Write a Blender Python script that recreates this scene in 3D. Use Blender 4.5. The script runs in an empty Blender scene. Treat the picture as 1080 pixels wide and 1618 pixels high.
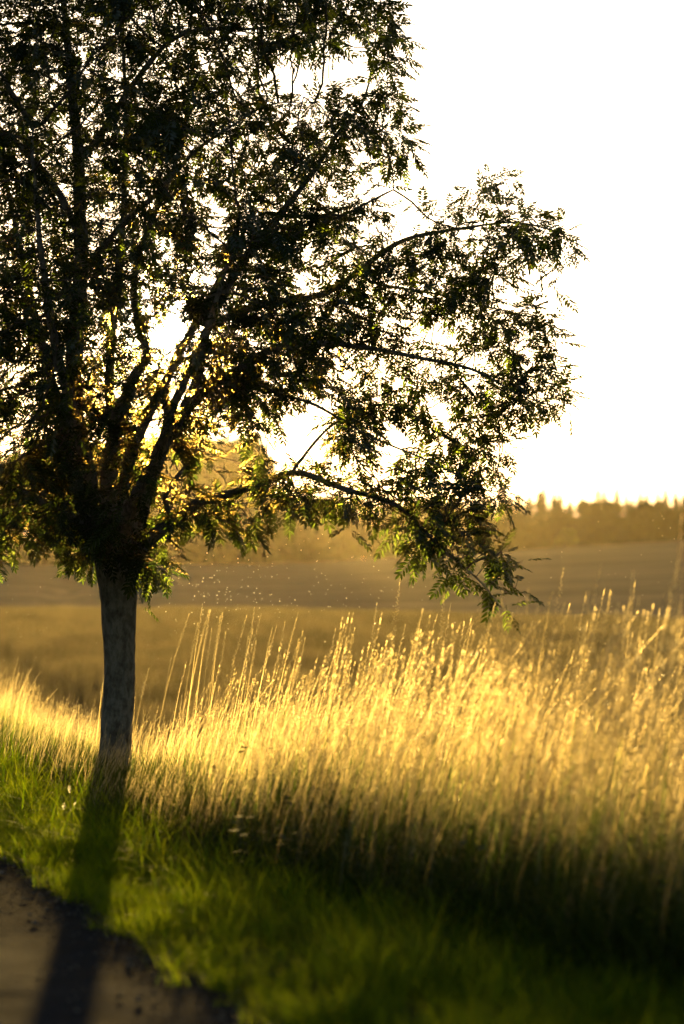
import bpy, math, random
import numpy as np
from mathutils import Vector, Matrix
from mathutils import noise as mnoise
R = math.radians
random.seed(7); rng = np.random.default_rng(7)
scene = bpy.context.scene
C = scene.collection

# ------------------------------------------------------------------ camera, sky, sun, exposure
CAMH = 1.5; FPX = 3820.0; HZ = 900.0; PITCH = math.atan((HZ-809.0)/FPX)
cam_d = bpy.data.cameras.new('camera'); cam = bpy.data.objects.new('camera', cam_d); C.objects.link(cam)
cam_d.sensor_fit = 'VERTICAL'; cam_d.sensor_height = 36; cam_d.lens = 85
cam.location = (0, 0, CAMH); cam.rotation_euler = (math.pi/2 + PITCH, 0, 0)
cam_d.clip_end = 5000; cam_d.clip_start = 0.1
cam_d.dof.use_dof = True; cam_d.dof.focus_distance = 16.9; cam_d.dof.aperture_fstop = 1.7
scene.camera = cam

SUN_EL = 5.62; SUN_AZ = -4.05           # degrees above the horizon, degrees right of +Y
sd = Vector((math.sin(R(SUN_AZ))*math.cos(R(SUN_EL)), math.cos(R(SUN_AZ))*math.cos(R(SUN_EL)), math.sin(R(SUN_EL))))

world = bpy.data.worlds.new('World'); scene.world = world; world.use_nodes = True
wn = world.node_tree; wn.nodes.clear()
def N(nt, t, **k):
    n = nt.nodes.new(t)
    for a, b in k.items(): setattr(n, a, b)
    return n
def math_(nt, op, a, b=None, c=None, clamp=False):
    n = N(nt, 'ShaderNodeMath', operation=op); n.use_clamp = clamp
    for i, v in enumerate((a, b, c)):
        if v is None: continue
        if isinstance(v, (int, float)): n.inputs[i].default_value = v
        else: nt.links.new(v, n.inputs[i])
    return n.outputs[0]
sky = N(wn, 'ShaderNodeTexSky', sky_type='NISHITA'); sky.sun_disc = False
sky.sun_elevation = R(SUN_EL); sky.sun_rotation = R(SUN_AZ); sky.altitude = 100; sky.dust_density = 1.5
bg = N(wn, 'ShaderNodeBackground'); bg.inputs[1].default_value = 0.06
wn.links.new(sky.outputs[0], bg.inputs[0])
tc = N(wn, 'ShaderNodeTexCoord')
dp = N(wn, 'ShaderNodeVectorMath', operation='DOT_PRODUCT'); dp.inputs[1].default_value = sd
nz = N(wn, 'ShaderNodeVectorMath', operation='NORMALIZE')
wn.links.new(tc.outputs['Generated'], nz.inputs[0]); wn.links.new(nz.outputs[0], dp.inputs[0])
ang = math_(wn, 'ARCCOSINE', math_(wn, 'MINIMUM', dp.outputs['Value'], 0.9999999))
wide = math_(wn, 'MULTIPLY', math_(wn, 'EXPONENT', math_(wn, 'MULTIPLY', math_(wn, 'MULTIPLY', ang, ang), -.5/R(15)**2)), 1.0)
near = math_(wn, 'MULTIPLY', math_(wn, 'EXPONENT', math_(wn, 'MULTIPLY', ang, -1/R(0.9))), 5.0)
disc = math_(wn, 'MULTIPLY', math_(wn, 'LESS_THAN', ang, R(0.27)), 3500.0)
tot = math_(wn, 'ADD', wide, near)
bg2 = N(wn, 'ShaderNodeBackground'); bg2.inputs[0].default_value = (1.0, 0.94, 0.84, 1)   # glow of the hazy air round the sun
wn.links.new(tot, bg2.inputs[1])
ad = N(wn, 'ShaderNodeAddShader'); wo = N(wn, 'ShaderNodeOutputWorld')
wn.links.new(bg.outputs[0], ad.inputs[0]); wn.links.new(bg2.outputs[0], ad.inputs[1]); 
bg3 = N(wn, 'ShaderNodeBackground'); bg3.inputs[0].default_value = (1.0, .62, .16, 1)    # the disc of the sun itself
wn.links.new(disc, bg3.inputs[1]); ad2 = N(wn, 'ShaderNodeAddShader')
wn.links.new(ad.outputs[0], ad2.inputs[0]); wn.links.new(bg3.outputs[0], ad2.inputs[1]); wn.links.new(ad2.outputs[0], wo.inputs[0])
world.cycles.sampling_method = 'MANUAL'; world.cycles.sample_map_resolution = 2048

sun_d = bpy.data.lights.new('sun', 'SUN'); sun = bpy.data.objects.new('sun', sun_d); C.objects.link(sun)
sun_d.energy = 5.0; sun_d.angle = R(0.53); sun_d.color = (1.0, 0.64, 0.19)
sun.rotation_euler = sd.to_track_quat('Z', 'Y').to_euler()
vs = scene.view_settings
vs.view_transform = 'Standard'; vs.look = 'None'; vs.gamma = 1; vs.exposure = 1.12; vs.use_curve_mapping = False
scene.render.engine = 'CYCLES'
scene.cycles.max_bounces = 6; scene.cycles.transmission_bounces = 5; scene.cycles.diffuse_bounces = 3
scene.cycles.volume_bounces = 0; scene.cycles.transparent_max_bounces = 8
scene.render.resolution_x = 684; scene.render.resolution_y = 1024

# ------------------------------------------------------------------ helpers
def ray(px, py):
    v = Vector(((px-540)/FPX, 1.0, -(py-809)/FPX)); return Matrix.Rotation(PITCH, 3, 'X') @ v
def P(px, py, d):
    v = ray(px, py); t = d/v.y; return Vector((v.x*t, d, CAMH + v.z*t))
cp, sp_ = math.cos(PITCH), math.sin(PITCH)
def proj(a):                                   # world points (n,3) -> photo pixels
    x = a[:, 0]; y = a[:, 1]; z = a[:, 2]-CAMH
    f = y*cp + z*sp_; u = -y*sp_ + z*cp
    return 540 + FPX*x/f, 809 - FPX*u/f

def prop(o, label=None, cat=None, group=None, kind=None):
    if label: o['label'] = label
    if cat: o['category'] = cat
    if group: o['group'] = group
    if kind: o['kind'] = kind
    return o
def empty(name, loc):
    o = bpy.data.objects.new(name, None); C.objects.link(o); o.location = loc; o.empty_display_size = .2; return o
def link_mesh(name, me, parent=None, mat=None):
    o = bpy.data.objects.new(name, me); C.objects.link(o)
    if mat is not None and len(me.materials) == 0: me.materials.append(mat)
    if parent is not None:
        o.parent = parent; o.matrix_parent_inverse = Matrix.Translation(-parent.location)
    return o
def mesh_np(name, verts, faces, mat=None, smooth=False, attrs=None):
    """verts (n,3), faces: list of (k,m) int arrays, one array per polygon size"""
    verts = np.asarray(verts, dtype=np.float32)
    if isinstance(faces, np.ndarray): faces = [faces]
    faces = [np.asarray(f, dtype=np.int32) for f in faces if len(f)]
    me = bpy.data.meshes.new(name)
    me.vertices.add(len(verts)); me.vertices.foreach_set('co', verts.ravel())
    tot = sum(f.size for f in faces); npoly = sum(len(f) for f in faces)
    me.loops.add(tot); me.polygons.add(npoly)
    me.loops.foreach_set('vertex_index', np.concatenate([f.ravel() for f in faces]))
    st = []; c = 0
    for f in faces:
        st.append(np.arange(len(f))*f.shape[1] + c); c += f.size
    me.polygons.foreach_set('loop_start', np.concatenate(st).astype(np.int32))
    if smooth: me.polygons.foreach_set('use_smooth', np.ones(npoly, dtype=bool))
    me.update(calc_edges=True)
    if attrs:
        for k, v in attrs.items():
            at = me.attributes.new(k, 'FLOAT', 'POINT'); at.data.foreach_set('value', np.asarray(v, dtype=np.float32))
    if mat is not None: me.materials.append(mat)
    return me
def tube(pts, rad, n=8, seed=0, cap=True):
    """tube along pts -> verts, quads"""
    pts = np.asarray(pts, float); m = len(pts)
    t = np.gradient(pts, axis=0); t /= np.linalg.norm(t, axis=1)[:, None]+1e-9
    ref = np.array([0.31, 0.2, 0.93]) if abs(t[0][2]) < .9 else np.array([1, 0.1, 0.0])
    a = np.cross(t, ref); a /= np.linalg.norm(a, axis=1)[:, None]+1e-9
    b = np.cross(t, a)
    th = np.arange(n)/n*2*np.pi
    v = pts[:, None, :] + np.asarray(rad)[:, None, None]*(np.cos(th)[None, :, None]*a[:, None, :] + np.sin(th)[None, :, None]*b[:, None, :])
    v = v.reshape(-1, 3)
    i = np.arange(m-1)[:, None]*n; j = np.arange(n)[None, :]; k = (j+1) % n
    q = np.stack([i+j, i+k, i+n+k, i+n+j], -1).reshape(-1, 4)
    return v, q
class Acc:
    def __init__(s): s.v = []; s.q = []; s.t = []; s.n = 0; s.a = []
    def add(s, v, q=None, t=None, a=0.5):
        v = np.asarray(v, float)
        if q is not None and len(q): s.q.append(np.asarray(q)+s.n)
        if t is not None and len(t): s.t.append(np.asarray(t)+s.n)
        s.v.append(v); s.a.append(np.full(len(v), a) if np.isscalar(a) else np.asarray(a)); s.n += len(v)
    def mesh(s, name, mat=None, smooth=False):
        f = []
        if s.q: f.append(np.concatenate(s.q))
        if s.t: f.append(np.concatenate(s.t))
        return mesh_np(name, np.concatenate(s.v), f, mat, smooth, {'tint': np.concatenate(s.a)})

# ------------------------------------------------------------------ materials
def new_mat(name):
    m = bpy.data.materials.new(name); m.use_nodes = True; m.node_tree.nodes.clear(); return m
def ramp(nt, fac, stops):
    r = N(nt, 'ShaderNodeValToRGB'); nt.links.new(fac, r.inputs[0])
    while len(r.color_ramp.elements) < len(stops): r.color_ramp.elements.new(.5)
    for e, (p, c) in zip(r.color_ramp.elements, stops): e.position = p; e.color = (*c, 1)
    return r.outputs[0]
def noise(nt, scale, detail=4, rough=.6, vec=None, w=None):
    n = N(nt, 'ShaderNodeTexNoise'); n.inputs['Scale'].default_value = scale
    n.inputs['Detail'].default_value = detail; n.inputs['Roughness'].default_value = rough
    if vec is not None: nt.links.new(vec, n.inputs['Vector'])
    return n.outputs[0]
def plant_mat(name, stops, trans_stops, trans=.5, gloss=.06, rough=.4, fwd=.0, fior=1.4, frough=.75, thin=0):
    """thin plant tissue: diffuse + translucent + a little gloss, colour from the per plant tint"""
    m = new_mat(name); nt = m.node_tree
    at = N(nt, 'ShaderNodeAttribute', attribute_name='tint')
    oi = N(nt, 'ShaderNodeObjectInfo')
    f = math_(nt, 'ADD', at.outputs['Fac'], math_(nt, 'MULTIPLY', math_(nt, 'SUBTRACT', oi.outputs['Random'], .5), .3), clamp=True)
    c1 = ramp(nt, f, stops); c2 = ramp(nt, f, trans_stops)
    d = N(nt, 'ShaderNodeBsdfDiffuse'); t = N(nt, 'ShaderNodeBsdfTranslucent'); g = N(nt, 'ShaderNodeBsdfGlossy')
    g.inputs['Roughness'].default_value = rough; g.inputs['Color'].default_value = (.9, .9, .85, 1)
    nt.links.new(c1, d.inputs[0]); nt.links.new(c2, t.inputs[0])
    mx = N(nt, 'ShaderNodeMixShader'); mx.inputs[0].default_value = trans
    nt.links.new(d.outputs[0], mx.inputs[1]); nt.links.new(t.outputs[0], mx.inputs[2])
    m2 = N(nt, 'ShaderNodeMixShader'); fr = N(nt, 'ShaderNodeFresnel'); fr.inputs[0].default_value = 1.42
    nt.links.new(math_(nt, 'MULTIPLY', fr.outputs[0], gloss, clamp=True), m2.inputs[0])
    nt.links.new(mx.outputs[0], m2.inputs[1]); nt.links.new(g.outputs[0], m2.inputs[2])
    if fwd:      # thin tissue passes part of the light on nearly straight: it glows towards the low sun
        rf = N(nt, 'ShaderNodeBsdfRefraction'); rf.inputs['IOR'].default_value = fior; rf.inputs['Roughness'].default_value = frough
        nt.links.new(c2, rf.inputs['Color']); m3 = N(nt, 'ShaderNodeMixShader'); m3.inputs[0].default_value = fwd
        nt.links.new(m2.outputs[0], m3.inputs[1]); nt.links.new(rf.outputs[0], m3.inputs[2]); m2 = m3
    if thin:     # gold-tinted lobe added to leaves as the sun's halo, seen only against the sun
        rf = N(nt, 'ShaderNodeBsdfRefraction'); rf.distribution = 'BECKMANN'; rf.inputs['IOR'].default_value = 1.022; rf.inputs['Roughness'].default_value = .42
        rf.inputs['Color'].default_value = (.95, .72, .20, 1); m3 = N(nt, 'ShaderNodeMixShader'); m3.inputs[0].default_value = thin
        nt.links.new(m2.outputs[0], m3.inputs[1]); nt.links.new(rf.outputs[0], m3.inputs[2]); m2 = m3
    o = N(nt, 'ShaderNodeOutputMaterial'); nt.links.new(m2.outputs[0], o.inputs[0])
    return m
def solid_mat(name, stops, scale=6, detail=6, rough=.8, bump=.3, bscale=40, bdist=.01, spec=.3, coord='Object', stretch=None):
    m = new_mat(name); nt = m.node_tree
    tcn = N(nt, 'ShaderNodeTexCoord'); vec = tcn.outputs[coord]
    if stretch:
        mp = N(nt, 'ShaderNodeMapping'); mp.inputs['Scale'].default_value = stretch; nt.links.new(vec, mp.inputs[0]); vec = mp.outputs[0]
    col = ramp(nt, noise(nt, scale, detail, .65, vec), stops)
    b = N(nt, 'ShaderNodeBsdfPrincipled'); nt.links.new(col, b.inputs['Base Color'])
    b.inputs['Roughness'].default_value = rough; b.inputs['Specular IOR Level'].default_value = spec
    bp = N(nt, 'ShaderNodeBump'); bp.inputs['Strength'].default_value = bump; bp.inputs['Distance'].default_value = bdist
    nt.links.new(noise(nt, bscale, 5, .7, vec), bp.inputs['Height']); nt.links.new(bp.outputs[0], b.inputs['Normal'])
    o = N(nt, 'ShaderNodeOutputMaterial'); nt.links.new(b.outputs[0], o.inputs[0])
    return m
M = {}
M['leaf'] = plant_mat('rowan_leaf', [(0, (.008, .019, .004)), (1, (.022, .040, .007))], [(0, (.022, .045, .005)), (1, (.075, .105, .012))], .28, .10, .42, .035, 1.22, .5, .008)
M['berry'] = solid_mat('rowan_berry', [(.3, (.16, .04, .012)), (.7, (.30, .09, .02))], 30, rough=.5)
M['bark'] = solid_mat('rowan_bark', [(.30, (.06, .056, .048)), (.46, (.15, .143, .125)), (.58, (.24, .23, .21)), (.72, (.14, .14, .105))], 22, 8, .85, 1.0, 70, .015, .25, stretch=(1, 1, .55))
M['twig'] = solid_mat('twig_bark', [(.3, (.04, .032, .024)), (.7, (.10, .08, .06))], 20)
M['gold'] = plant_mat('dry_grass_stem', [(0, (.04, .085, .012)), (.16, (.07, .10, .02)), (.36, (.30, .23, .09)), (1, (.52, .42, .20))], [(0, (.08, .16, .018)), (.16, (.12, .18, .025)), (.36, (.62, .50, .22)), (1, (.92, .78, .44))], .66, .30, .38, .16, 1.55, .84)  # low stops: green stem bases with the foot's shade put into the colour
M['green'] = plant_mat('green_grass', [(0, (.036, .075, .005)), (1, (.085, .125, .009))], [(0, (.16, .34, .006)), (1, (.54, .64, .014))], .6, .06, .45, .22, 1.5, .82)
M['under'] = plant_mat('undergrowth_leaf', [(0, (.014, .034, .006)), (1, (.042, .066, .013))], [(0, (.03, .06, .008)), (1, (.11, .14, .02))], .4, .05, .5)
def patchy(m, sx, sy, amp):
    nt = m.node_tree; g = N(nt, 'ShaderNodeNewGeometry'); mp = N(nt, 'ShaderNodeMapping'); mp.inputs['Scale'].default_value = (sx, sy, 0)
    nt.links.new(g.outputs['Position'], mp.inputs[0]); n_ = noise(nt, 1.0, 4, .7, mp.outputs[0])
    for rp in [n for n in nt.nodes if n.type == 'VALTORGB']:
        l = rp.inputs[0].links[0]; src = l.from_socket
        v = math_(nt, 'ADD', src, math_(nt, 'MULTIPLY', math_(nt, 'SUBTRACT', n_, .5), amp), clamp=True); nt.links.new(v, rp.inputs[0])
M['wheat'] = plant_mat('ripe_wheat', [(0, (.09, .075, .035)), (1, (.27, .22, .11))], [(0, (.10, .085, .03)), (1, (.33, .27, .12))], .5, .3, .4)
patchy(M['wheat'], .9, .30, 3.0)
M['dock'] = plant_mat('dock_seed', [(0, (.10, .03, .012)), (1, (.20, .07, .02))], [(0, (.25, .07, .02)), (1, (.4, .14, .03))], .4, .05, .4)
M['needle'] = plant_mat('woodland_leaf', [(0, (.010, .018, .006)), (1, (.026, .038, .009))], [(0, (.02, .03, .006)), (1, (.07, .08, .012))], .3, .02, .5)
M['brightbush'] = plant_mat('pale_bush_leaf', [(0, (.06, .09, .02)), (1, (.10, .14, .03))], [(0, (.2, .26, .03)), (1, (.34, .4, .05))], .55, .02, .5)
M['fluff'] = plant_mat('insect_wing', [(0, (.7, .65, .5)), (1, (.9, .85, .7))], [(0, (.9, .85, .6)), (1, (1, .95, .8))], .7, .05, .3)

# ------------------------------------------------------------------ terrain
P0 = np.array([-0.34, 8.2]); NRM = np.array([.950, .311]); NRM /= np.linalg.norm(NRM)
def S(x, y): return (x-P0[0])*NRM[0] + (y-P0[1])*NRM[1]        # metres right of the road edge
def smooth(a, b, x):
    t = np.clip((x-a)/(b-a), 0, 1); return t*t*(3-2*t)
def surf(x, y):
    """height of the visible surface (road, verge, top of the crops)"""
    x = np.asarray(x, float); y = np.asarray(y, float)
    s = S(x, y) + .12*np.sin(y*1.3)+.08*np.sin(y*3.1+x)
    z = .03*smooth(0.0, .25, s) + .03*np.sin(x*2.1+y*1.1)*smooth(.1, .6, s)*(1-smooth(20, 30, y))
    z = z - .85*smooth(.9, 4.3, s)
    px = x/np.maximum(y, 8)                                    # bearing
    bear = np.clip(px, -.22, .22)
    ridge = -.06 - 2.4*np.maximum(bear+.03, 0) - .25*np.minimum(bear+.03, 0)
    f1 = -.66 + (ridge+.66)*smooth(24, 88, y)
    f1 = f1 - 1.1*smooth(92, 125, y)
    top = 2.3 + 19*np.maximum(bear+.02, 0)
    f2 = -1.2 + (top+1.2+ (y-330)*.004*(y > 330))*smooth(105, 330, y)
    f2 = f2 - .5*np.exp(-((x+ y*(.122-.00010*(y-120)))/.9)**2)*(y > 118)*(y < 330)
    f = np.where(y < 108, f1, np.maximum(f1, f2))
    w = smooth(4.6, 7.5, s)*smooth(14, 26, y)
    z = z*(1-w) + f*w
    return z
def wheatmask(x, y): return smooth(4.6, 7.0, S(x, y))*smooth(16, 24, y)*(1-smooth(104, 118, y))
def ground(x, y): return surf(x, y) - .62*wheatmask(x, y)
def grid(xs, ys, f, dz=0.0):
    X, Y = np.meshgrid(xs, ys); Z = f(X, Y)+dz
    v = np.stack([X, Y, Z], -1).reshape(-1, 3)
    nx = len(xs); ny = len(ys)
    i = np.arange(ny-1)[:, None]*nx + np.arange(nx-1)[None, :]
    return v, np.stack([i, i+1, i+nx+1, i+nx], -1).reshape(-1, 4)
xs = np.concatenate([np.linspace(-700, -60, 30), np.linspace(-56, -9, 40), np.linspace(-8, 8, 130), np.linspace(9, 56, 40), np.linspace(60, 700, 30)])
ys = np.concatenate([np.linspace(-60, 3, 25), np.linspace(3.3, 30, 190), np.linspace(31, 130, 110), np.linspace(133, 430, 90), np.linspace(440, 800, 20)])
v, q = grid(xs, ys, ground)

def ground_mat():
    m = new_mat('ground_soil_and_stubble'); nt = m.node_tree
    g = N(nt, 'ShaderNodeNewGeometry'); sx = N(nt, 'ShaderNodeSeparateXYZ'); nt.links.new(g.outputs['Position'], sx.inputs[0])
    vec = g.outputs['Position']
    soil = ramp(nt, noise(nt, 9, 6, .7, vec), [(.3, (.025, .022, .014)), (.7, (.06, .055, .03))])
    mp = N(nt, 'ShaderNodeMapping'); mp.inputs['Scale'].default_value = (.035, .16, .0); nt.links.new(vec, mp.inputs[0])
    n1 = noise(nt, 1.0, 5, .6, mp.outputs[0]); n2 = noise(nt, 2.2, 6, .75, vec)
    crop = ramp(nt, math_(nt, 'ADD', math_(nt, 'MULTIPLY', n1, .65), math_(nt, 'MULTIPLY', n2, .35)), [(.36, (.11, .095, .065)), (.5, (.21, .18, .125)), (.64, (.32, .27, .18))])
    f = N(nt, 'ShaderNodeMapRange'); f.inputs[1].default_value = 24; f.inputs[2].default_value = 45; nt.links.new(sx.outputs[1], f.inputs[0])
    mx = N(nt, 'ShaderNodeMix', data_type='RGBA'); nt.links.new(f.outputs[0], mx.inputs[0]); nt.links.new(soil, mx.inputs[6]); nt.links.new(crop, mx.inputs[7])
    # the standing crop lets low light through: diffuse with some translucency
    d = N(nt, 'ShaderNodeBsdfDiffuse'); nt.links.new(mx.outputs[2], d.inputs[0])
    bp = N(nt, 'ShaderNodeBump'); bp.inputs['Strength'].default_value = .8; bp.inputs['Distance'].default_value = .12
    nt.links.new(noise(nt, 3.2, 6, .75, vec), bp.inputs['Height']); nt.links.new(bp.outputs[0], d.inputs['Normal'])
    o = N(nt, 'ShaderNodeOutputMaterial'); nt.links.new(d.outputs[0], o.inputs[0])
    return m
prop(link_mesh('ground', mesh_np('ground', v, q, ground_mat(), True)), kind='structure')

def road_mat():
    m = new_mat('asphalt'); nt = m.node_tree
    g = N(nt, 'ShaderNodeNewGeometry'); vec = g.outputs['Position']
    n1 = noise(nt, 260, 3, .6, vec); n2 = noise(nt, 2.3, 6, .65, vec)
    base = ramp(nt, n1, [(.35, (.010, .013, .019)), (.55, (.024, .028, .036)), (.72, (.08, .08, .08))])
    pat = ramp(nt, n2, [(.35, (.62, .62, .66)), (.5, (1, 1, 1)), (.68, (1.35, 1.28, 1.15))])
    mx = N(nt, 'ShaderNodeMix', data_type='RGBA', blend_type='MULTIPLY'); mx.inputs[0].default_value = 1
    nt.links.new(base, mx.inputs[6]); nt.links.new(pat, mx.inputs[7])
    at = N(nt, 'ShaderNodeAttribute', attribute_name='dirt')
    dn = math_(nt, 'MULTIPLY', at.outputs['Fac'], ramp(nt, noise(nt, 14, 5, .7, vec), [(.38, (0, 0, 0)), (.6, (1, 1, 1))]))
    m2 = N(nt, 'ShaderNodeMix', data_type='RGBA'); nt.links.new(dn, m2.inputs[0]); nt.links.new(mx.outputs[2], m2.inputs[6]); m2.inputs[7].default_value = (.034, .027, .019, 1)
    b = N(nt, 'ShaderNodeBsdfPrincipled'); nt.links.new(m2.outputs[2], b.inputs['Base Color']); b.inputs['Roughness'].default_value = .95
    b.inputs['Specular IOR Level'].default_value = .06
    bp = N(nt, 'ShaderNodeBump'); bp.inputs['Strength'].default_value = .9; bp.inputs['Distance'].default_value = .005
    vo = N(nt, 'ShaderNodeTexVoronoi'); vo.inputs['Scale'].default_value = 110; nt.links.new(vec, vo.inputs['Vector'])
    nt.links.new(math_(nt, 'ADD', math_(nt, 'MULTIPLY', vo.outputs['Distance'], -1), math_(nt, 'MULTIPLY', n2, 2)), bp.inputs['Height'])
    nt.links.new(bp.outputs[0], b.inputs['Normal'])
    df = N(nt, 'ShaderNodeBsdfDiffuse'); nt.links.new(m2.outputs[2], df.inputs[0]); nt.links.new(bp.outputs[0], df.inputs['Normal'])
    ms = N(nt, 'ShaderNodeMixShader')      # sheen differs between worn wheel tracks and loose gritty patches
    nt.links.new(math_(nt, 'MULTIPLY', ramp(nt, noise(nt, 1.1, 4, .6, vec), [(.38, (.08, .08, .08)), (.62, (.55, .55, .55))]), math_(nt, 'SUBTRACT', 1.0, math_(nt, 'MULTIPLY', at.outputs['Fac'], .8))), ms.inputs[0])
    nt.links.new(df.outputs[0], ms.inputs[1]); nt.links.new(b.outputs[0], ms.inputs[2])
    o = N(nt, 'ShaderNodeOutputMaterial'); nt.links.new(ms.outputs[0], o.inputs[0]); return m
# road: a sheet along the edge line, ragged towards the verge
U = np.array([-NRM[1], NRM[0]])
tt = np.linspace(-14, 60, 700); cols = np.array([-5.2, -4, -3, -2, -1.2, -.7, -.4, -.2, -.08, 0])
rag = np.array([mnoise.noise(Vector((t*1.7, 3.1, 0)))*.10 + mnoise.noise(Vector((t*7, 9.1, 0)))*.035 for t in tt])
rv = []; dirt = []
for t, rg in zip(tt, rag):
    for c in cols:
        s = c + (rg + .10 if c > -.9 else 0)*max(0, 1+c)
        p = P0 + U*t + NRM*s
        z = .006 if c < 0 else -.02
        z += .012*mnoise.noise(Vector((p[0]*.8, p[1]*.8, 5)))*min(1, -c*2) + (.02*min(1, -c/2.5) if c < 0 else 0)
        rv.append((p[0], p[1], z+.012)); dirt.append(float(np.clip(1.0+c*1.1, 0, 1)))
nc = len(cols); i = np.arange(len(tt)-1)[:, None]*nc + np.arange(nc-1)[None, :]
q = np.stack([i, i+1, i+nc+1, i+nc], -1).reshape(-1, 4)
prop(link_mesh('road', mesh_np('road', rv, q, road_mat(), True, {'dirt': dirt})), kind='structure')

# loose grit and pebbles crumbling off the road edge
a = Acc()
for k in range(2600):
    t = random.uniform(-2, 14); s = -abs(random.gauss(0, .28))+.15; p = P0+U*t+NRM*s
    r = random.uniform(.003, .009) if random.random() < .93 else random.uniform(.010, .018)
    base = np.array([[1, 0, 0], [-1, 0, 0], [0, 1, 0], [0, -1, 0], [0, 0, 1], [0, 0, -1]], float)*r*np.random.default_rng(k).uniform(.6, 1.2, (6, 1))
    base[:, 2] *= .6
    a.add(base + [p[0], p[1], .03+r*.2], t=[[0, 2, 4], [2, 1, 4], [1, 3, 4], [3, 0, 4], [2, 0, 5], [1, 2, 5], [3, 1, 5], [0, 3, 5]])
prop(link_mesh('gravel', a.mesh('gravel', solid_mat('grit', [(.3, (.05, .045, .04)), (.7, (.20, .18, .15))], 30))), 'loose grit and small stones crumbling along the road edge', 'gravel', kind='stuff')

# ------------------------------------------------------------------ geometry node scatter for the stuff
def scatter(name, pts, rotz, scale, variants, tilt=None):
    """pts (n,3) vertices carrying rotation and scale; instances variants at random"""
    n = len(pts)
    me = bpy.data.meshes.new(name); me.vertices.add(n); me.vertices.foreach_set('co', np.asarray(pts, np.float32).ravel())
    rot = np.zeros((n, 3), np.float32); rot[:, 2] = rotz
    if tilt is not None: rot[:, :2] = tilt
    sc = np.asarray(scale, np.float32)
    if sc.ndim == 1: sc = np.repeat(sc[:, None], 3, 1)
    for nm, arr in (('rot', rot), ('scl', sc)):
        at = me.attributes.new(nm, 'FLOAT_VECTOR', 'POINT'); at.data.foreach_set('vector', arr.ravel())
    o = bpy.data.objects.new(name, me); C.objects.link(o)
    col = bpy.data.collections.new(name+'_clumps')
    for i, vm in enumerate(variants):
        vo = bpy.data.objects.new(f'{name}_clump', vm); col.objects.link(vo)
    ng = bpy.data.node_groups.new(name+'_scatter', 'GeometryNodeTree')
    ng.interface.new_socket('Geometry', in_out='INPUT', socket_type='NodeSocketGeometry')
    ng.interface.new_socket('Geometry', in_out='OUTPUT', socket_type='NodeSocketGeometry')
    gi = N(ng, 'NodeGroupInput'); go = N(ng, 'NodeGroupOutput')
    ci = N(ng, 'GeometryNodeCollectionInfo'); ci.inputs['Collection'].default_value = col
    ci.inputs['Separate Children'].default_value = True; ci.inputs['Reset Children'].default_value = True
    ip = N(ng, 'GeometryNodeInstanceOnPoints'); ip.inputs['Pick Instance'].default_value = True
    m2p = N(ng, 'GeometryNodeMeshToPoints')
    def named(nm):
        a_ = N(ng, 'GeometryNodeInputNamedAttribute', data_type='FLOAT_VECTOR'); a_.inputs['Name'].default_value = nm
        return [o_ for o_ in a_.outputs if o_.enabled and o_.name == 'Attribute'][0]
    rv_ = N(ng, 'FunctionNodeRandomValue', data_type='INT')
    rv_.inputs[4].default_value = 0; rv_.inputs[5].default_value = len(variants)-1
    e2r = N(ng, 'FunctionNodeEulerToRotation')
    L = ng.links.new
    L(gi.outputs[0], m2p.inputs[0]); L(m2p.outputs[0], ip.inputs['Points']); L(ci.outputs[0], ip.inputs['Instance'])
    L(rv_.outputs[2], ip.inputs['Instance Index'])
    L(named('rot'), e2r.inputs[0]); L(e2r.outputs[0], ip.inputs['Rotation']); L(named('scl'), ip.inputs['Scale'])
    L(ip.outputs[0], go.inputs[0])
    md = o.modifiers.new('scatter', 'NODES'); md.node_group = ng
    return o

def blade(L_, w, lean, az, droop, n=4, root=(0, 0, 0), tw=0):
    """tapering ribbon that rises and arches over -> verts, quads+tri"""
    t = np.linspace(0, 1, n+1)
    h = L_*(t - droop*.5*t**2.2); r = L_*(lean*t + droop*.75*t**2.4)
    dx, dy = math.cos(az), math.sin(az)
    c = np.stack([root[0]+dx*r, root[1]+dy*r, root[2]+h], 1)
    ww = w*(1-t**2.5)*.5*np.where(t < .15, .7, 1)
    sx, sy = -math.sin(az+tw), math.cos(az+tw)
    l = c + np.stack([sx*ww, sy*ww, 0*ww], 1); rr = c - np.stack([sx*ww, sy*ww, 0*ww], 1)
    v = np.empty((2*n+1, 3)); v[0:2*n:2] = l[:-1]; v[1:2*n:2] = rr[:-1]; v[2*n] = c[-1]
    q = np.array([[2*i, 2*i+1, 2*i+3, 2*i+2] for i in range(n-1)]); tr = np.array([[2*n-2, 2*n-1, 2*n]])
    return v, q, tr, c
def seed_head(a, c0, c1, dirv, L_, w, nsp, rnd, tint):
    """panicle of small spikelets along the last bit of a stem"""
    vs_, ts = [], []
    d = np.array(dirv, float)
    for k in range(nsp):
        f = k/(nsp-1); p = c0 + (c1-c0)*f
        ph = rnd.uniform(0, 6.283); wid = w*math.sin(math.pi*min(1, .18+.8*f))*rnd.uniform(.5, 1.15)
        out = np.array([math.cos(ph), math.sin(ph), 0])
        tip = p + out*wid + d*L_/nsp*rnd.uniform(1.0, 2.3)
        side = np.cross(out, d); side /= np.linalg.norm(side)+1e-9; side = side*rnd.uniform(.0016, .0034)
        mid = (p+tip)/2 + out*wid*.15
        b = len(vs_)
        vs_ += [p, mid+side, tip, mid-side]; ts += [[b, b+1, b+2, b+3]]
    a.add(vs_, q=ts, a=tint)
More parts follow.
